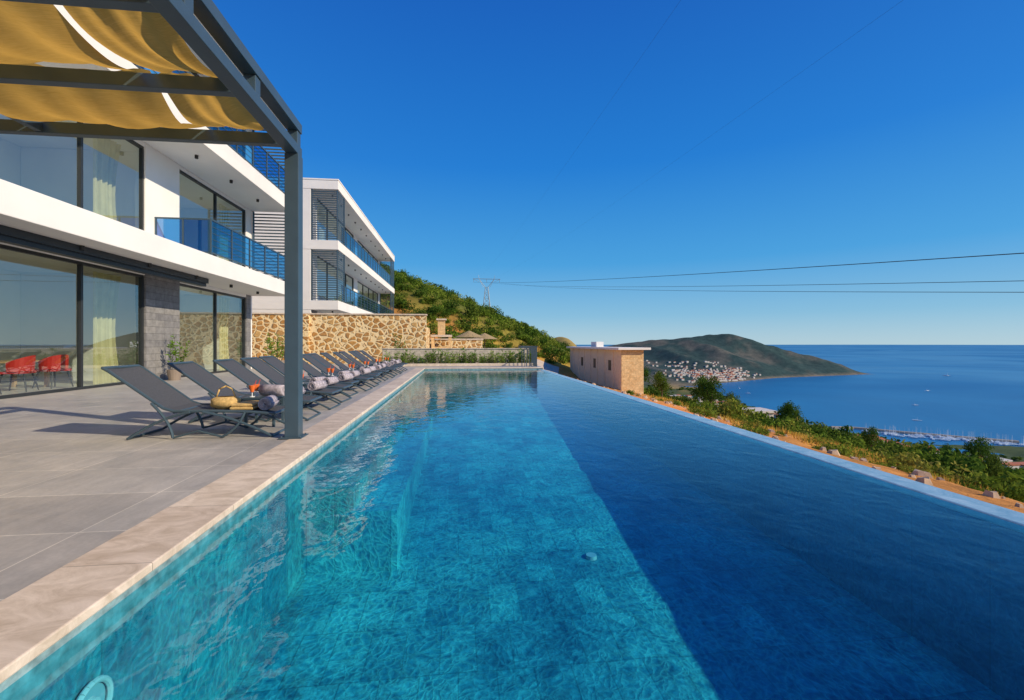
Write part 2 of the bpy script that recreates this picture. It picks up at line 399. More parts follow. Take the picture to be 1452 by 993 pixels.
ca.data.foreach_set('color',np.concatenate([c,np.ones((len(c),1))],1).ravel())
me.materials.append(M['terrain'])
o=bpy.data.objects.new('hillside_terrain',me); COL.objects.link(o)

s=MB(); L=90000
s.grid(lambda a,b:(-L+2*L*a,-L+2*L*b,-150),12,12)
s.build('sea',[M['sea']])

# ------------------------------------------------------------------ terrace, pool
s=MB(); s.box(-30,-2.12,-8,62,-2.6,0); s.box(-2.12,4.35,23.45,62,-2.6,-.001)
s.build('terrace',[M['deck']])
PY0,PY1=-3.5,23.0
s=MB(); s.box(-2.117,-1.66,PY0,23.45,-.045,.006); s.box(-1.66,4.35,PY1-.03,23.448,-.045,.005)
s.build('pool_coping',[M['coping']],bevel=.008)
def fz(y): return -1.72+1.22*min(max((y+3.5)/26.5,0),1)
pool=empty('swimming_pool')
s=MB()
NX,NY=90,420
gx=np.linspace(-1.7,4.02,NX+1); gy=np.linspace(PY0,PY1,NY+1); GX,GY=np.meshgrid(gx,gy,indexing='ij')
GZ=-1.72+1.22*(GY-PY0)/26.5+fbm(GX*2.6,GY*2.6,77,1)*.07
s.v=[tuple(p) for p in np.stack([GX,GY,GZ],-1).reshape(-1,3)]
for a in range(NX):
    for b in range(NY):
        k=a*(NY+1)+b; s.f.append((k,k+NY+1,k+NY+2,k+1)); s.m.append(0)
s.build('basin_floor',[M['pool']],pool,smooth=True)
s=MB()
s.box(-2.11,-1.7,PY0,PY1,-2.1,-.046)
s.box(-2.11,4.3,PY1,23.4,-2.1,-.046)
s.box(-2.11,4.3,PY0-.3,PY0-.01,-2.1,-.05)
s.box(-1.699,-1.15,5.2,12.5,-1.8,-.38); s.box(-1.149,-.68,5.2,12.5,-1.8,-.66)
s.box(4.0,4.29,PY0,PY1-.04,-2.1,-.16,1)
s.build('basin_walls',[M['pool'],M['poolshade']],pool)
s=MB(); s.box(-1.6995,-1.694,PY0,PY1-.01,-.22,-.047); s.box(-1.69,4.0,PY1-.008,PY1-.002,-.22,-.047); s.build('waterline_band',[M['waterline']],pool)
s=MB(); s.box(4.001,4.3,PY0,PY1-.045,-.159,-.092); s.build('infinity_edge',[M['edge']],pool,bevel=.02)
s=MB()
for y in (2.3,7.8,13.3):
    zc=-.47
    for k in range(24):
        a0=2*math.pi*k/24; a1=2*math.pi*(k+1)/24
        s.cyl((-1.67,y+.11*math.cos(a0),zc+.11*math.sin(a0)),(-1.67,y+.11*math.cos(a1),zc+.11*math.sin(a1)),.014,.014,8,1)
    s.cyl((-1.695,y,zc),(-1.68,y,zc),.10,.095,28,0); s.cyl((-1.68,y,zc),(-1.66,y,zc),.045,.04,20,1)
s.cyl((1.55,5.2,fz(5.2)-.02),(1.55,5.2,fz(5.2)+.045),.07,.06,24,0)
s.build('pool_lights',[M['lampring'],M['lampdisc']],pool,smooth=False)
s=MB(); s.quad((-1.7,PY0,-.1),(4.001,PY0,-.1),(4.001,PY1,-.1),(-1.7,PY1,-.1)); s.build('pool_water',[M['water']])

# ------------------------------------------------------------------ houses
def house(name,y0,y1,ops,rails,slats,pillar_mat,curt):
    root=empty(name); XF=-8.03; XW=-9.8
    w=MB(); fr=MB(); gl=MB(); st=MB(); fl=MB()
    slabs=[(3.5,4.12),(7.55,8.17),(11.6,12.2)]
    for a,b in slabs: w.box(-20,XF,y0,y1,a,b)
    w.box(-20,XF+.03,y0-.03,y1+.03,12.202,12.30)
    base=[0.0,4.12,8.17]; top=[3.5,7.55,11.6]
    for i in range(3):
        zb,zt=base[i]+.001,top[i]-.001; wt=zt-.13
        cur=y0+.2
        for (a,b,mul) in ops:
            if i==0: st.box(XW-.3,XW,cur,a,zb,zt)
            else: w.box(XW-.3,XW,cur,a,zb,zt)
            w.box(XW-.28,XW-.01,a,b,wt,zt)
            ys=[a]+mul+[b]
            fr.box(XW-.16,XW-.06,a,b,wt-.08,wt-.001); fr.box(XW-.16,XW-.06,a,b,zb,zb+.07)
            for y in ys:
                yy=min(max(y,a+.035),b-.035); fr.box(XW-.155,XW-.055,yy-.035,yy+.035,zb+.07,wt-.08)
            for p,q in zip(ys[:-1],ys[1:]):
                tl=random.uniform(-.006,.006)
                gl.quad((XW-.11,p+.03,zb+.05),(XW-.11+tl,q-.03,zb+.05),(XW-.11+tl,q-.03,wt-.05),(XW-.11,p+.03,wt-.05))
            cur=b
        e=y1-.2
        if i==0: st.box(XW-.3,XW,cur,e,zb,zt)
        else: w.box(XW-.3,XW,cur,e,zb,zt)
        w.box(-19.9,XW-.02,y0+.02,y0+.199,zb,zt); w.box(-19.9,XW-.02,y1-.199,y1-.02,zb,zt)
        w.box(-14.2,-14,y0+.2,y1-.2,zb,zt)
        for (a,b,_),(c2,d2,_) in zip(ops[:-1],ops[1:]):
            mm=(b+c2)/2; w.box(-14,XW-.3,mm-.1,mm+.1,zb,zt)
        fl.quad((-14,y0+.2,zb+.015),(XW-.3,y0+.2,zb+.015),(XW-.3,y1-.2,zb+.015),(-14,y1-.2,zb+.015))
    w.build('walls_and_slabs',[M['white']],root,bevel=.015)
    st.build('ground_pillars',[pillar_mat],root)
    fr.build('window_frames',[M['frame']],root); gl.build('window_glass',[M['glass']],root); fl.build('floors',[M['floorin']],root)
    r=MB(); g=MB()
    for (z,a,b,side) in rails:
        X0=XF-.07
        r.box(X0-.03,X0+.03,a,b,z+1.16,z+1.21); r.box(X0-.02,X0+.02,a,b,z+.08,z+.12)
        n=max(1,int((b-a)/1.25)); 
        for k in range(n+1):
            y=a+(b-a)*k/n; y=min(max(y,a+.025),b-.025); r.box(X0-.024,X0+.024,y-.024,y+.024,z,z+1.16)
        for k in range(n): g.quad((X0,a+(b-a)*k/n,z+.12),(X0,a+(b-a)*(k+1)/n,z+.12),(X0,a+(b-a)*(k+1)/n,z+1.16),(X0,a+(b-a)*k/n,z+1.16))
        for zz in (.33,.54,.75,.96): r.box(X0+.004,X0+.018,a,b,z+zz-.008,z+zz+.008)
        if side:
            r.box(XW,X0-.03,a,a+.05,z+1.162,z+1.208); r.box(XW,X0-.03,a+.005,a+.045,z+.08,z+.12)
            for x in (XW+.03,XW+.85): r.box(x-.022,x+.022,a+.003,a+.047,z,z+1.16)
            g.quad((XW,a+.025,z+.12),(X0,a+.025,z+.12),(X0,a+.025,z+1.16),(XW,a+.025,z+1.16))
    r.build('balustrade_rails',[M['metal']],root); g.build('balustrade_glass',[M['blueglass']],root)
    sl=MB()
    for (yy,za,zb,xa,xb) in slats:
        z=za+.1
        while z<zb-.05: sl.box(xa,xb,yy-.03,yy+.03,z,z+.055); z+=.15
        for x in (xa,xb): sl.box(x-.035,x+.035,yy-.045,yy+.045,za,zb)
    sl.build('slatted_screens',[M['metal']],root)
    sp=MB()
    for z in (3.5,7.55,11.6):
        y=y0+1.3
        while y<y1-.5:
            sp.cyl((-8.75,y,z-.11),(-8.75,y,z+.005),.055,.055,14); y+=2.35
    sp.build('soffit_spotlights',[M['lampdark']],root)
    cu=MB()
    for (y,x,wd,z0,z1,mi) in curt:
        cu.grid(lambda a,b:(x+.07*math.sin(a*wd*26)+.02*math.sin(a*71),y+wd*a*(1-.25*math.sin(math.pi*b)),z0+(z1-z0)*b),60,8,mi)
    if curt: cu.build('curtains',[M['curtain'],M['sheer']],root,smooth=True)
    return root
ops1=[(-3.4,15.62,[-1,1.4,3.8,6.15,8.5,10.9,13.25]),(17.38,22.5,[19.95])]
curt1=[]
for (z0,z1) in ((.03,3.3),(4.15,7.4),(8.2,11.4)):
    curt1+=[(14.5,-10.5,1.0,z0,z1,0),(17.5,-10.5,.9,z0,z1,0),(21.5,-10.5,.9,z0,z1,0),(10.0,-10.6,.8,z0,z1,1)]
h1=house('white_villa',-6,23.15,ops1,[(4.12,16.03,23.1,True),(8.17,2,23.1,False)],
  [(23.1,4.14,7.53,-9.75,-8.08),(23.1,8.19,11.58,-9.75,-8.08)],M['slate'],curt1)
s=MB(); s.box(-9.1,-8.75,2,17.2,3.33,3.495); s.box(-9.02,-8.83,2,17.2,3.22,3.328); s.build('awning_cassette',[M['frame']],h1)
s=MB()
y=9.0
while y<15.3: s.box(-13.99,-13.93,y,y+.06,.03,3.3); y+=.14
s.build('timber_wall_slats',[M['wood']],h1)
ops2=[(33.2,44.5,[36,38.9,41.7]),(46,57.6,[49,52,54.8])]
h2=house('modern_apartment_house',31.8,59,ops2,[(4.12,33.0,58.9,False),(8.17,33.0,58.9,False)],
  [(31.9,4.14,7.53,-9.75,-8.12),(31.9,8.19,11.58,-9.75,-8.12),(58.9,4.14,7.53,-9.75,-8.12),(58.9,8.19,11.58,-9.75,-8.12)],M['slate'],
  [(34,-10.5,1.5,4.15,7.4,1),(42,-10.5,1.5,4.15,7.4,1),(36,-10.5,1.5,8.2,11.4,1)])
s=MB()
for (za,zb) in ((4.14,7.53),(8.19,11.58)):
    z=za+.1
    while z<zb: 
        for ya,yb in ((32.0,33.6),(56.2,58.8)): s.box(-8.1,-8.06,ya,yb,z,z+.055)
        z+=.15
    for yy in (33.6,56.2): s.box(-8.13,-8.04,yy-.03,yy+.03,za,zb)
s.build('front_screens',[M['metal']],h2)

def chair_mesh(mat):
    s=MB()
    s.grid(lambda a,b:(.24*math.cos(math.pi*(a*1.2-.6))*-1*(1+.1*b)+.0,.25*math.sin(math.pi*(a*1.2-.6)),.44+.36*b*(.55+.45*math.cos(math.pi*(a-.5)))),14,5)
    s.grid(lambda a,b:(-.22+.46*a,-.22+.44*b,.45+.02*math.sin(a*3)),4,4)
    s.box(-.2,.24,-.22,.22,.40,.445)
    for x,y in ((-.2,-.2),(.2,-.2),(.2,.2),(-.2,.2)): s.cyl((x*.8,y*.8,.41),(x*1.15,y*1.15,0),.018,.012,8,1)
    o=s.build('dining_chair',[mat,M['frame']],smooth=False); return o.data,o
cm,co=chair_mesh(M['redplastic']); bpy.data.objects.remove(co)
for i,(x,y,r) in enumerate(((-10.9,11.7,0),(-10.9,12.7,.3),(-10.9,13.7,-.2),(-12.5,12.2,3.1),(-12.5,13.3,3.2))):
    inst('dining_chair',cm,(x,y,.02),r+math.pi,(1.2,1.2,1.12))
s=MB(); s.box(-12.2,-11.2,11.3,14.1,.72,.76)
for x,y in ((-12.1,11.4),(-11.3,11.4),(-11.3,14),(-12.1,14)): s.box(x-.04,x+.04,y-.04,y+.04,.02,.72)
s.build('dining_table',[M['wood']],bevel=.006)
s=MB(); s.box(-13.4,-12.5,18,21.5,.15,.45); s.box(-13.7,-13.4,18,21.5,.15,.9); s.box(-13.4,-12.5,17.8,18,.15,.65); s.box(-13.4,-12.5,21.5,21.7,.15,.65)
s.build('sofa',[M['cushion']],bevel=.05)

# ------------------------------------------------------------------ pergola
pg=empty('pergola')
s=MB()
PXx=-2.1
s.box(PXx-.085,PXx+.085,6.05,6.22,.012,3.62); s.box(PXx-.14,PXx+.14,5.99,6.28,.0065,.02)
s.box(PXx-.075,PXx+.075,-3,6.219,3.621,3.74); s.box(PXx-.075,PXx+.075,-3,6.219,3.93,4.05)
for y in (6.15,4.94,3.74,2.54,1.34,.14,-1.06): s.box(PXx-.06,PXx+.06,y-.06,y+.06,3.741,3.929)
for y in (6.14,4.94,3.74,2.54,1.34,.14,-1.06):
    s.box(-8.02,PXx-.076,y-.05,y+.05,3.74,3.88)
for x in (-5.0,):
    for a,b in zip((-1.06,.14,1.34,2.54,3.74,4.94),(.14,1.34,2.54,3.74,4.94,6.14)): s.box(x-.04,x+.04,a+.051,b-.051,3.75,3.86)
for sy in (-.11,.11):
    for sx in (-.11,.11): s.cyl((PXx+sx,6.135+sy,.02),(PXx+sx,6.135+sy,.035),.012,.012,6)
s.build('steel_frame',[M['metal']],pg,bevel=.006)
s=MB()
ybs=[-1.06,.14,1.34,2.54,3.74,4.94,6.14]
for j,(ya,yb) in enumerate(zip(ybs[:-1],ybs[1:])):
    for i_,(xa,xb) in enumerate(((-2.25,-3.05),(-3.11,-4.9),(-4.98,-7.9))):
        ph=random.random()*6; sg=(.20 if i_==1 else .12)+.08*random.random(); tw=random.uniform(-.18,.18)
        def fn(a,b,xa=xa,xb=xb,ya=ya,yb=yb,ph=ph,sg=sg,tw=tw):
            x=xa+(xb-xa)*a+.03*math.sin(b*5+ph); y=ya+.03+(yb-ya-.06)*b
            z=3.93-sg*math.sin(math.pi*b)+.02*math.sin(a*9+ph)+.015*math.sin(a*23+b*4)+tw*(a-.5)*math.sin(math.pi*b)
            return (x,y,z)
        s.grid(fn,24,16)
s.build('shade_cloths',[M['fabric']],pg,smooth=True)

# ------------------------------------------------------------------ loungers
def lounger():
    s=MB()
    prof=[(0,.30),(-.3,.33),(-.75,.345),(-1.2,.35),(-1.32,.39),(-1.6,.60),(-1.95,.86),(-2.02,.90)]
    for sy in (-.32,.32): s.tube([(x,sy,z) for x,z in prof],.019,8,0)
    for (x0,z0),(x1,z1) in zip(prof[:-1],prof[1:]):
        s.grid(lambda a,b:(x0+(x1-x0)*a,-.31+.62*b,z0+(z1-z0)*a+.004-.018*math.sin(math.pi*b)),1,8,1)
    s.cyl((0,-.32,.30),(0,.32,.30),.02,.02,8,0); s.cyl((-2.02,-.32,.90),(-2.02,.32,.90),.02,.02,8,0)
    s.cyl((-1.2,-.32,.335),(-1.2,.32,.335),.016,.016,8,0)
    def arc(p,q,c,n=7):
        return [((1-t)**2*p[0]+2*t*(1-t)*c[0]+t*t*q[0],(1-t)**2*p[1]+2*t*(1-t)*c[1]+t*t*q[1]) for t in [k/n for k in range(n+1)]]
    for sy in (-.34,.34):
        for a in (arc((-.85,.34),(-.02,.02),(-.45,.26)),arc((-1.0,.34),(-1.72,.02),(-1.35,.28)),arc((-.35,.33),(-.62,.02),(-.42,.12)),arc((-1.45,.46),(-1.2,.02),(-1.22,.22))):
            s.tube([(x,sy,z) for x,z in a],.017,7,0)
        s.tube([(-.62,sy,.02),(-.9,sy,.10),(-1.2,sy,.02)],.014,7,0)
    for x in (-.02,-1.72): s.cyl((x,-.34,.02),(x,.34,.02),.017,.017,8,0)
    o=s.build('sun_lounger',[M['metal'],M['sling']],smooth=False); me=o.data; bpy.data.objects.remove(o); return me
lm=lounger()
def towel():
    s=MB()
    def f(a,b):
        t=a*4*2*math.pi; r=.02+.07*a; return (r*math.cos(t),-.2+.4*b+.006*math.sin(t*1.3),r*math.sin(t)+.09)
    s.grid(f,90,3); 
    o=s.build('rolled_towel',[M['towelgrey']],smooth=True)
    m=o.modifiers.new('s','SOLIDIFY'); m.thickness=.013
    return o
def tablemesh():
    s=MB(); s.box(-.25,.25,-.25,.25,.40,.43)
    for x in (-.22,.22):
        for y in (-.22,.22): s.box(x-.02,x+.02,y-.02,y+.02,0,.40)
    for y in (-.22,.22): s.box(-.2,.2,y-.012,y+.012,.30,.33)
    o=s.build('side_table',[M['metal']],bevel=.004); return o
t0=tablemesh(); tm=t0.data; bpy.data.objects.remove(t0)
tw=towel(); twm=tw.data
def drink(x,y,z):
    e=MB(); e.cyl((0,0,0),(0,0,.008),.035,.035,14,1); e.cyl((0,0,.008),(0,0,.07),.006,.006,8,1)
    e.cyl((0,0,.07),(0,0,.17),.02,.05,14,0); e.cyl((.01,0,.1),(.05,.02,.24),.004,.004,6,2)
    e.build('cocktail_glass',[M['drink'],M['lampwhite'],M['redplastic']],loc=(x,y,z),smooth=False)
ly=[6.52,7.75,8.9,10.0,11.1,12.2,13.3,14.4,15.5,16.6,17.7,18.8,19.9,21.0]
for i,y in enumerate(ly):
    o=inst('sun_lounger',lm,(-2.32+random.uniform(-.1,.05),y+random.uniform(-.05,.05)*(i>0),0),random.uniform(-.07,.07)*(i>0))
    zz=.34
    if i>0:
        for dx in (-.35,-.6) if i%2 else (-.3,):
            q=inst('rolled_towel',twm,(-2.32+dx,y+random.uniform(-.06,.06),zz),random.uniform(-.3,.3))
            mm=q.modifiers.new('s','SOLIDIFY'); mm.thickness=.013
for i in range(0,13,2):
    y=(ly[i]+ly[i+1])/2
    inst('side_table',tm,(-2.85 if i==0 else -3.15,y,0),.03,(.85,.85,1))
    if i>0: drink(-3.2,y+.1,.43); drink(-3.05,y-.12,.43)
drink(-3.0,7.2,.43); drink(-2.98,7.02,.43)
tw.location=(-2.72,7.12,.43); tw.rotation_euler=(0,0,1.2)
s=MB()
s.grid(lambda a,b:((.20+.02*math.sin(b*9))*math.cos(2*math.pi*a)*(math.sin(math.pi*(.08+.84*b))**.5),.13*math.sin(2*math.pi*a)*(math.sin(math.pi*(.08+.84*b))**.5),.16*b),24,10)
s.tube([(-.12,0,.15),(-.08,0,.26),(0,0,.30),(.08,0,.26),(.12,0,.15)],.01,6)
s.build('straw_beach_bag',[M['towelyellow']],smooth=True,loc=(-3.1,6.52,.335))
q=inst('rolled_towel',twm,(-2.55,6.5,.325),.15); mm=q.modifiers.new('s','SOLIDIFY'); mm.thickness=.013
s=MB(); s.box(-.15,.15,-.2,.2,0,.04); s.box(-.14,.14,-.19,.19,.041,.08)
s.build('folded_towel',[M['towelyellow']],bevel=.018,loc=(-2.82,6.52,.335))

# ------------------------------------------------------------------ foliage meshes
def leafmesh(name,n,lobes,leaf,mat,flat=.75,trunk=None,seed=0):
    rg=np.random.RandomState(seed)
    cs=[];
    for k in range(lobes):
        a=rg.rand()*6.28; rr=.62*math.sqrt(rg.rand()); hh=rg.rand()
        cs.append((rr*math.cos(a),rr*math.sin(a),(.25+.75*hh)*flat*(1-.45*rr),.26+.22*rg.rand()))
    cs=np.array(cs)
    idx=rg.randint(0,lobes,n); d=rg.normal(size=(n,3)); d/=np.linalg.norm(d,axis=1)[:,None]
    rad=cs[idx,3]*(.55+.5*rg.rand(n)); p=cs[idx,:3]+d*rad[:,None]*np.array([1,1,.8])
    p[:,2]=np.maximum(p[:,2],.0)
    nrm=d+rg.normal(size=(n,3))*.6; nrm/=np.linalg.norm(nrm,axis=1)[:,None]
    u=np.cross(nrm,rg.normal(size=(n,3))); u/=np.linalg.norm(u,axis=1)[:,None]; v=np.cross(nrm,u)
    sz=leaf*(.6+.8*rg.rand(n))[:,None]
    V=np.stack([p-u*sz,p-v*sz*.5,p+u*sz,p+v*sz*.5],1).reshape(-1,3)
    s=MB(); s.v=[tuple(x) for x in V]; s.f=[(4*i,4*i+1,4*i+2,4*i+3) for i in range(n)]; s.m=[0]*n
    if trunk:
        for q in cs[:6]: 
            s.cyl((0,0,.1),(q[0]*.7,q[1]*.7,q[2]*.8),.04,.012,6,1,False)
        s.cyl((0,0,-trunk),(0,0,.15),.07,.045,8,1,False)
        s.v=[(a,b,c+trunk) for a,b,c in s.v]
    o=s.build(name,[mat,M['bark']]); me=o.data; bpy.data.objects.remove(o); return me
shr=[leafmesh('shrub_mesh',480,9,.075,M['leaf'],.8,None,i) for i in range(4)]
shd=[leafmesh('darkshrub_mesh',480,9,.075,M['leafdark'],.95,None,10+i) for i in range(3)]
far=[leafmesh('fartree_mesh',150,7,.16,M['leafdark'],1.0,None,20+i) for i in range(3)]
tr=[leafmesh('tree_mesh',2800,22,.048,M['leafdark'],1.5,.55,30+i) for i in range(3)]
rg=np.random.RandomState(3)
def scatter(name,n,xr,yr,meshes,smin,smax,cond=None):
    root=empty(name)
    x=rg.uniform(*xr,n*8); y=rg.uniform(*yr,n*8)
    if cond is not None:
        k=cond(x,y); x=x[k];y=y[k]
    x=x[:n];y=y[:n]; z=terrain(x,y)
    for a,b,c in zip(x,y,z):
        s_=smin+(smax-smin)*rg.rand()**1.6
        inst('shrub',meshes[rg.randint(len(meshes))],(a,b,c-.12*s_),rg.uniform(0,6.28),(s_,s_,s_*rg.uniform(.8,1.25)),root)
notbld=lambda x,y: ~((x>15.5)&(x<21.5)&(y>45)&(y<73))&~((x>44)&(x<53)&(y>63)&(y<75))
road_ok=lambda x,y: (np.abs(x-(5.0+9.0*(np.clip((y-26.5)/44,0,1))**1.2))>2.4)|(y>70.5)
scatter('hill_scrub',1500,(-40,40),(66,150),shr+shd[:2],1.0,2.7,lambda x,y:(x<.36*y)&(x>-.30*y)&notbld(x,y)&road_ok(x,y))
scatter('hilltop_woodland',1100,(-90,75),(150,330),shr+shd,1.8,4.2,lambda x,y:(x<.26*y)&(x>-.32*y))
scatter('roadside_scrub',150,(19,60),(30,76),shr+shd,.9,2.4,lambda x,y:notbld(x,y)&(x>19+.12*y))
scatter('slope_scrub',560,(22,80),(2,70),shr+shr+shd,.6,2.5,lambda x,y:notbld(x,y)&(fbm(x/9,y/9,50)>-.01)&(x>21+.1*y))
scatter('bank_scrub',70,(13,24),(6,60),shr,.3,.9,lambda x,y:notbld(x,y)&(x>14+.03*y))
scatter('lower_woodland',1500,(120,690),(40,760),far,3,6.5,lambda x,y:(fbm(x/70,y/70,51)>-.03)&(x<np.interp(y,YS,XS)-15))
scatter('bay_woodland',600,(250,800),(760,1500),far,5,9,lambda x,y:(fbm(x/90,y/90,55)>-.08)&(x<np.interp(y,YS,XS)-15))
for (x,y,sc) in ((31,53,3.0),(34,60,3.2),(27,58,2.6),(38,48,2.6),(39.5,50,1.8),(25,66,3),(28,68,3.4),(44,36,1.9),(50,20,1.6),(32,50,2.2),(23.5,60,2),(38,28,1.7),(40,26,2.0),(46,24,2.2),(43,14,1.9),(52,40,2.6),(36,36,1.6),(31,40,1.9)):
    inst('pine_tree',tr[rg.randint(3)],(x,y,tz(x,y)-.1),rg.uniform(0,6),(sc*.62,sc*.62,sc*.8))
s=MB(); n=18000
gx=rg.uniform(12.5,45,n*3); gy=rg.uniform(4,64,n*3); kk=notbld(gx,gy)&(fbm(gx/6,gy/6,60)>-.04)&(gx>18+.05*gy); gx=gx[kk][:n]; gy=gy[kk][:n]; gz=terrain(gx,gy)
for a,b,c_ in zip(gx,gy,gz):
    t=rg.uniform(0,6.28); h=rg.uniform(.18,.5); w_=.05; lx,ly_=rg.uniform(-.15,.15,2)
    i=len(s.v); s.v+=[(a-w_*math.cos(t),b-w_*math.sin(t),c_-.05),(a+w_*math.cos(t),b+w_*math.sin(t),c_-.05),(a+lx,b+ly_,c_+h)]
    s.f.append((i,i+1,i+2)); s.m.append(0)
s.build('dry_grass',[M['drygrass']])
s=MB()
for k in range(260):
    x=rg.uniform(12.5,24); y=rg.uniform(3,60)
    if not notbld(np.array([x]),np.array([y]))[0]: continue
    z=tz(x,y); r=rg.uniform(.06,.28); i=len(s.v)
    P=[(r*math.cos(a)*rg.uniform(.7,1.2),r*math.sin(a)*rg.uniform(.7,1.2)) for a in np.arange(0,6.28,1.257)]
    for (px_,py_) in P: s.v.append((x+px_,y+py_,z-.05))
    for (px_,py_) in P: s.v.append((x+px_*.55,y+py_*.55,z+r*rg.uniform(.5,.8)))
    nP=len(P)
    for q in range(nP): s.f.append((i+q,i+(q+1)%nP,i+nP+(q+1)%nP,i+nP+q)); s.m.append(0)
    s.f.append(tuple(i+nP+q for q in range(nP))); s.m.append(0)
s.build('loose_stones',[simple('stone',(.50,.36,.24),.9,var=.3)])

def upright(n,h,spread,seed,dens=26):
    rg2=np.random.RandomState(seed); s=MB()
    for k in range(n):
        x0,y0=rg2.uniform(-spread,spread,2)*np.array([1,.5]); lx,ly_=rg2.normal(size=2)*.12; hh=h*rg2.uniform(.6,1)
        s.cyl((x0,y0,0),(x0+lx,y0+ly_,hh),.008,.004,5,1,False)
        for j in range(dens):
            t=rg2.uniform(.15,1.05); p=Vector((x0+lx*t,y0+ly_*t,hh*t)); d=Vector(rg2.normal(size=3)); d.z=abs(d.z)*.6; d.normalize()
            L_=rg2.uniform(.08,.17); u=d.cross(Vector(rg2.normal(size=3))).normalized()*.016
            s.quad(tuple(p),tuple(p+d*L_*.5+u),tuple(p+d*L_),tuple(p+d*L_*.5-u),0)
    o=s.build('up',[M['leafbright'],M['bark']]); me=o.data; bpy.data.objects.remove(o); return me
ups=[upright(7,.8,.22,k) for k in range(4)]
root=empty('hedge_planting')
x=-3.9
while x<4.0:
    inst('plant',ups[rg.randint(4)],(x,25.35+rg.uniform(-.25,.25),0),rg.uniform(0,6),(1.2,1.2,rg.uniform(.6,1.15)),root); x+=rg.uniform(.14,.3)
s=MB(); s.box(-4.2,4.3,26,26.4,0,.9); s.box(-4.25,4.33,25.96,26.44,.901,.96); s.build('planter_wall',[M['planterstone']],bevel=.01)
s=MB(); s.box(-4.2,4.2,24.85,25.0,0,.14); s.build('planter_kerb',[M['coping']],bevel=.01)
s=MB(); s.box(-20,-2.0,28.7,29.2,0,2.98,0); s.box(-2.55,-2.03,29.2,33,0,2.3,0); s.box(-9.3,-8.9,28.45,28.7,0,2.98,0)
s.box(-20.05,-1.95,28.64,29.26,2.981,3.06,1); s.build('rubble_stone_wall',[M['cobble'],M['coping']])
s=MB(); s.box(-2.4,1.8,34,34.5,0,1.5,0); s.box(-2.45,1.85,33.95,34.55,1.501,1.6,1); s.build('low_stone_wall',[M['cobble'],M['coping']])
s=MB(); s.box(-1.9,-.5,32.6,33.4,0,1.0,0); s.box(-1.9,-1.7,32.6,33.4,1,1.7,0); s.box(-.7,-.5,32.6,33.4,1,1.7,0); s.box(-1.95,-.45,32.55,33.45,1.7,1.85,1)
s.box(-1.45,-.95,32.75,33.25,1.85,2.9,0); s.box(-1.55,-.85,32.65,33.35,2.9,3.0,1); s.build('barbecue_chimney',[M['warmstone'],M['coping']])
for (x,y,z) in ((.9,38,2.3),(2.4,42,2.2)):
    s=MB(); s.cyl((0,0,0),(0,0,z-.3),.04,.04,8,0); s.cyl((0,0,z-.55),(0,0,z),1.25,.05,16,1); s.build('thatched_parasol',[M['bark'],M['thatch']],loc=(x,y,0))
s=MB(); y=23.6
while y<31: s.box(4.08,4.11,y-.012,y+.012,0,1.05); y+=.13
s.box(4.07,4.12,23.5,31,1.051,1.09); s.box(4.075,4.115,23.5,31,.08,.11)
x=3.3
while x<4.05: s.box(x-.012,x+.012,23.56,23.585,.006,1.05); x+=.13
s.box(3.25,4.065,23.55,23.59,1.051,1.09)
s.build('metal_fence',[M['metal']])
for (x,y,k) in ((-9.35,16.3,1.4),(-9.3,23.9,1.7),(-9.2,24.9,1.6),(-3.6,27.6,1.7)):
    e=empty('potted_plant',(x,y,0)); s=MB(); s.cyl((0,0,0),(0,0,.35),.16,.22,16,0); s.build('pot',[M['pot']],e)
    inst('foliage',ups[rg.randint(4)],(0,0,.33),1,(k*.7,k*1.0,k),e)

s=MB()
def rd(a,b):
    y=26.5+44*a; x=5.0+9.0*a**1.2+ (b-.5)*3.6
    return (x,y,tz(x,y)+.08)
s.grid(rd,60,6); s.build('concrete_road',[M['road']],smooth=True)

bl=empty('flat_roofed_house')
s=MB(); s.box(17.7,20.3,48.2,71,-7,.55,0); 
for y in np.arange(50.5,70,3.0): s.box(17.62,17.7,y,y+.25,-6.5,.55,0)
s.box(17.75,20.25,48.12,48.2,-7,.5,1)
s.build('walls',[M['beige'],M['warmstone']],bl)
s=MB(); s.box(17.2,20.9,47.6,71.5,.551,.80,0); s.box(18.6,19.6,60,62.5,.80,1.5,0); s.build('roof',[M['white']],bl,bevel=.02)
s=MB()
for y in (51.4,57.4,63.4): s.box(17.66,17.72,y,y+.9,-1.9,-.7,0)
s.build('windows',[M['frame']],bl)
def villa(x,y,w,d,h,red,name='red_roofed_house'):
    z=tz(x,y); e=empty(name if red else 'flat_roofed_villa',(x,y,z)); s=MB(); s.box(-w/2,w/2,-d/2,d/2,-6,h,0)
    for k in range(int(w//3)):
        s.box(-w/2+.8+k*3,-w/2+2+k*3,-d/2-.05,-d/2,h*.35,h*.8,2)
        s.box(-w/2-.05,-w/2,-d/2+.8+k*3,-d/2+2+k*3,h*.35,h*.8,2)
    if red:
        i=len(s.v); W_,D_=w/2+.5,d/2+.5
        s.v+=[(-W_,-D_,h),(W_,-D_,h),(W_,D_,h),(-W_,D_,h),(-W_*.4,0,h+w*.2),(W_*.4,0,h+w*.2)]
        for f in ((0,1,5,4),(2,3,4,5),(1,2,5),(3,0,4),(3,2,1,0)): s.f.append(tuple(i+q for q in f)); s.m.append(1)
    else: s.box(-w/2-.4,w/2+.4,-d/2-.4,d/2+.4,h,h+.3,0)
    s.build('body',[M['townwhite'],M['roofred'],M['frame']],e)
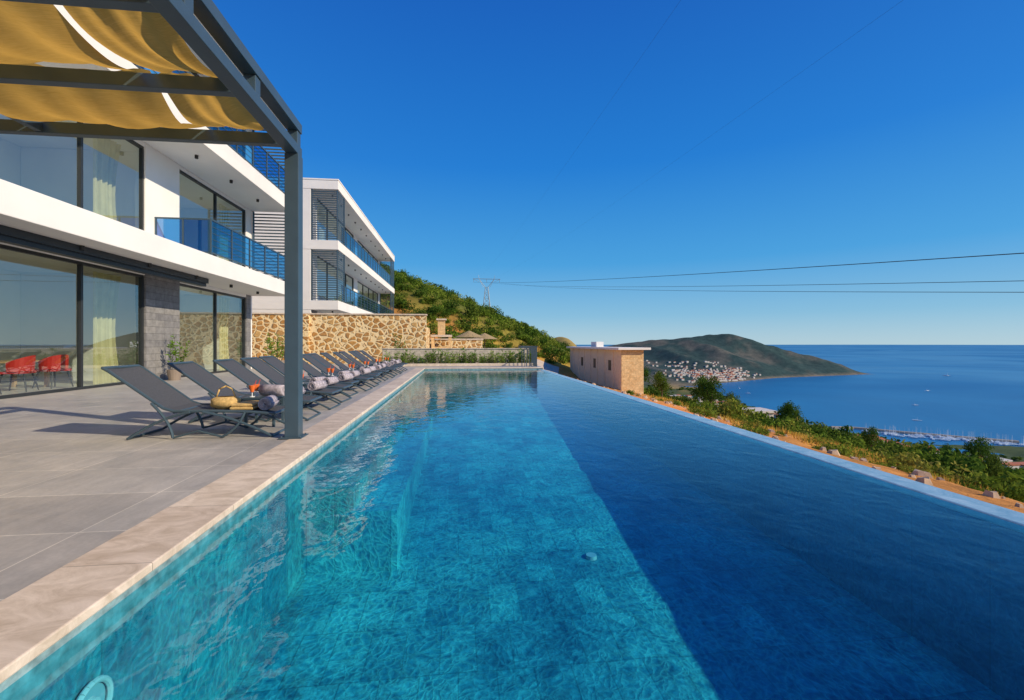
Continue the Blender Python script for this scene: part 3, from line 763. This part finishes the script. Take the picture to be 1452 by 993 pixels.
for q in ((480,440,22,16,8,1),(520,455,26,15,8,1),(455,470,20,15,7,1),(500,500,24,14,8,1),(560,430,18,14,7,1),(430,330,16,12,7,0),(470,300,18,12,7,0),(410,290,15,12,6,1),(540,330,18,14,7,1),(570,500,24,12,7,1),(590,380,16,12,6,0),(260,330,14,11,7,0),(240,345,12,10,6,1),(300,370,14,10,6,0),(48,69,4,3.4,2.6,0)):
    villa(*q[:5],q[5])
s=MB()
n=0
while n<420:
    x=rg.normal(1070,110); y=rg.uniform(1600,2200); z=tz(x,y)
    lim=-112 if rg.rand()<.85 else -80
    if z<-147 or z>lim: continue
    w_=rg.uniform(2.5,5.5); d_=rg.uniform(2.5,5.5); h=rg.uniform(4,6.5)
    s.box(x-w_,x+w_,y-d_,y+d_,z-8,z+h,0)
    if rg.rand()<.5: s.box(x-w_-.5,x+w_+.5,y-d_-.5,y+d_+.5,z+h,z+h+1.2,1)
    n+=1
s.build('distant_town',[M['townwhite'],M['roofred']])
s=MB(); n=0
while n<190:
    x=rg.uniform(300,640); y=rg.uniform(300,1250); z=tz(x,y)
    if z<-147 or z>-100 : continue
    w_=rg.uniform(4,7); d_=rg.uniform(4,7); h=rg.uniform(5,8)
    s.box(x-w_,x+w_,y-d_,y+d_,z-8,z+h,0)
    s.box(x-w_-.5,x+w_+.5,y-d_-.5,y+d_+.5,z+h,z+h+1.2,1 if rg.rand()<.6 else 0)
    n+=1
s.build('coastal_village',[M['townwhite'],M['roofred']])
s=MB()
bw=[(665,745),(700,735),(745,690),(800,640),(850,600)]
for (a,b),(c2,d2) in zip(bw[:-1],bw[1:]): s.cyl((a,b,-150.3),(c2,d2,-150.3),4,4,8)
s.build('breakwater',[simple('breakwater_rock',(.33,.29,.24),.9,var=.3,scale=.3)])
def boat():
    s=MB()
    st=[(-6,1.6,1.4),(-3,2.0,1.3),(1,1.9,1.3),(4,1.1,1.5),(6.5,.05,1.8)]
    i=len(s.v)
    for x,w_,h in st: s.v+=[(x,-w_,h),(x,-w_*.6,-.3),(x,w_*.6,-.3),(x,w_,h)]
    for k in range(len(st)-1):
        for j in range(4):
            a=i+4*k+j; b=i+4*k+(j+1)%4; s.f.append((a,b,b+4,a+4)); s.m.append(0)
    s.f.append((i,i+1,i+2,i+3)); s.m.append(0)
    s.box(-3,2,-1,1,1.3,2.3,0); s.cyl((.5,0,1.3),(.5,0,15),.14,.08,6,0); s.cyl((.5,0,3),(-4.5,0,3.1),.25,.2,6,0)
    o=s.build('bt',[M['lampwhite']]); me=o.data; bpy.data.objects.remove(o); return me
bm_=boat(); root=empty('moored_sailboats')
for k in range(90):
    t=rg.rand(); x=690+150*t+rg.uniform(-10,10); y=722-120*t-rg.uniform(12,45)+rg.uniform(0,8)
    inst('sailboat',bm_,(x,y,-149.9),rg.choice([.9,2.5]),(1,1,1),root)
for (x,y,sc) in ((900,800,1.2),(1120,1000,1.2),(1500,1300,1.5),(880,1300,1.2),(950,1450,1.3),(2300,1900,3)):
    inst('motor_boat',bm_,(x,y,-149.9),rg.uniform(0,6),(sc,sc,sc*.4))

# ------------------------------------------------------------------ pylon and cables
gx_,gy_=18.5,300; gz_=tz(gx_,gy_)
s=MB(); H=45-gz_; 
def leg(t,sx,sy):
    w_=3.6*(1-t)+.9*t; return (sx*w_,sy*w_,t*H*.8)
N=7
for sx in (-1,1):
    for sy in (-1,1): s.cyl((sx*3.6,sy*3.6,-1),leg(1,sx,sy),.2,.14,5)
for k in range(N):
    t0_,t1_=k/N,(k+1)/N
    for (a,b) in (((-1,-1),(1,-1)),((1,-1),(1,1)),((1,1),(-1,1)),((-1,1),(-1,-1))):
        s.cyl(leg(t0_,*a),leg(t1_,*b),.09,.09,4); s.cyl(leg(t0_,*b),leg(t1_,*a),.09,.09,4); s.cyl(leg(t1_,*a),leg(t1_,*b),.09,.09,4)
zt=H*.8
for sx in (-1,1):
    s.cyl((sx*.9,0,zt),(sx*5,0,H*.97),.16,.14,5); s.cyl((sx*2.2,0,zt),(sx*5,0,H*.97),.1,.1,5)
    s.cyl((sx*5,0,H*.97),(sx*5.4,0,H*1.05),.13,.08,5)
s.cyl((-9,0,H*.97),(9,0,H*.97),.18,.18,5); s.cyl((-9,0,H*.97),(-5,0,H*.91),.1,.1,5); s.cyl((9,0,H*.97),(5,0,H*.91),.1,.1,5)
for x in (-8.5,0,8.5): s.cyl((x,0,H*.97),(x,0,H*.90),.12,.12,5)
s.build('electricity_pylon',[M['tank']],loc=(gx_,gy_,gz_))
s=MB()
top=gz_+H*.90
def wire(a,b,r,sag):
    a=Vector(a); b=Vector(b); d=b-a; pts=[]
    n=60
    for k in range(n+1):
        t=k/n*1.25; p=a+d*t; p.z-=4*sag*t*(1-t) if t<1 else 0; pts.append(tuple(p))
    s.tube(pts,r,5)
wire((gx_-8.5,300,top),(49,34,9.1),.045,1.2)
wire((gx_,300,top),(49.5,34,6.7),.03,1.5)
wire((gx_+8.5,300,top),(50,34,5.7),.03,1.5)
wire((gx_-5,300,gz_+H),(15,28.4,24.5),.006,2.0)
wire((gx_+5,300,gz_+H),(30,26.7,24.5),.006,2.0)
s.build('power_lines',[M['wire']])

# ------------------------------------------------------------------ light
EL=math.radians(29); AZ=math.radians(119)
sun=bpy.data.lights.new('sun','SUN'); sun.energy=5.0; sun.angle=math.radians(.5); sun.color=(1,.84,.62)
so=bpy.data.objects.new('sun',sun); COL.objects.link(so)
dv=Vector((math.sin(AZ)*math.cos(EL),math.cos(AZ)*math.cos(EL),math.sin(EL)))
so.rotation_euler=dv.to_track_quat('Z','Y').to_euler()
w=bpy.data.worlds.new('World'); scene.world=w; w.use_nodes=True; nt=w.node_tree
bg=nt.nodes['Background']
sk=nt.nodes.new('ShaderNodeTexSky'); sk.sky_type='NISHITA'; sk.sun_disc=False; sk.sun_elevation=EL; sk.sun_rotation=AZ
sk.altitude=300; sk.air_density=1.0; sk.dust_density=.3; sk.ozone_density=1.5
tc=nt.nodes.new('ShaderNodeTexCoord'); sp=nt.nodes.new('ShaderNodeSeparateXYZ'); nt.links.new(tc.outputs['Generated'],sp.inputs[0])
k_=.13
gr=ramp(nt,sp.outputs[2],[(0,(.40,.60,.72)),(.06,(.20,.48,.72)),(.17,(.04,.34,.74)),(.36,(.0,.20,.68)),(.6,(.0,.12,.54)),(1,(.0,.09,.46))])
sc_=mixc(nt,1,gr,(1/k_,1/k_,1/k_),'MULTIPLY')
mx=mixc(nt,.88,sk.outputs[0],sc_)
nt.links.new(mx,bg.inputs[0]); bg.inputs[1].default_value=k_
# ------------------------------------------------------------------ camera
cam=bpy.data.cameras.new('camera'); cam.lens=16; cam.sensor_width=36; cam.clip_end=200000; cam.clip_start=.05; cam.shift_y=-.0059
cob=bpy.data.objects.new('camera',cam); COL.objects.link(cob); cob.location=(0,0,1.2); cob.rotation_euler=(math.radians(90),0,math.radians(-6.72))
scene.camera=cob
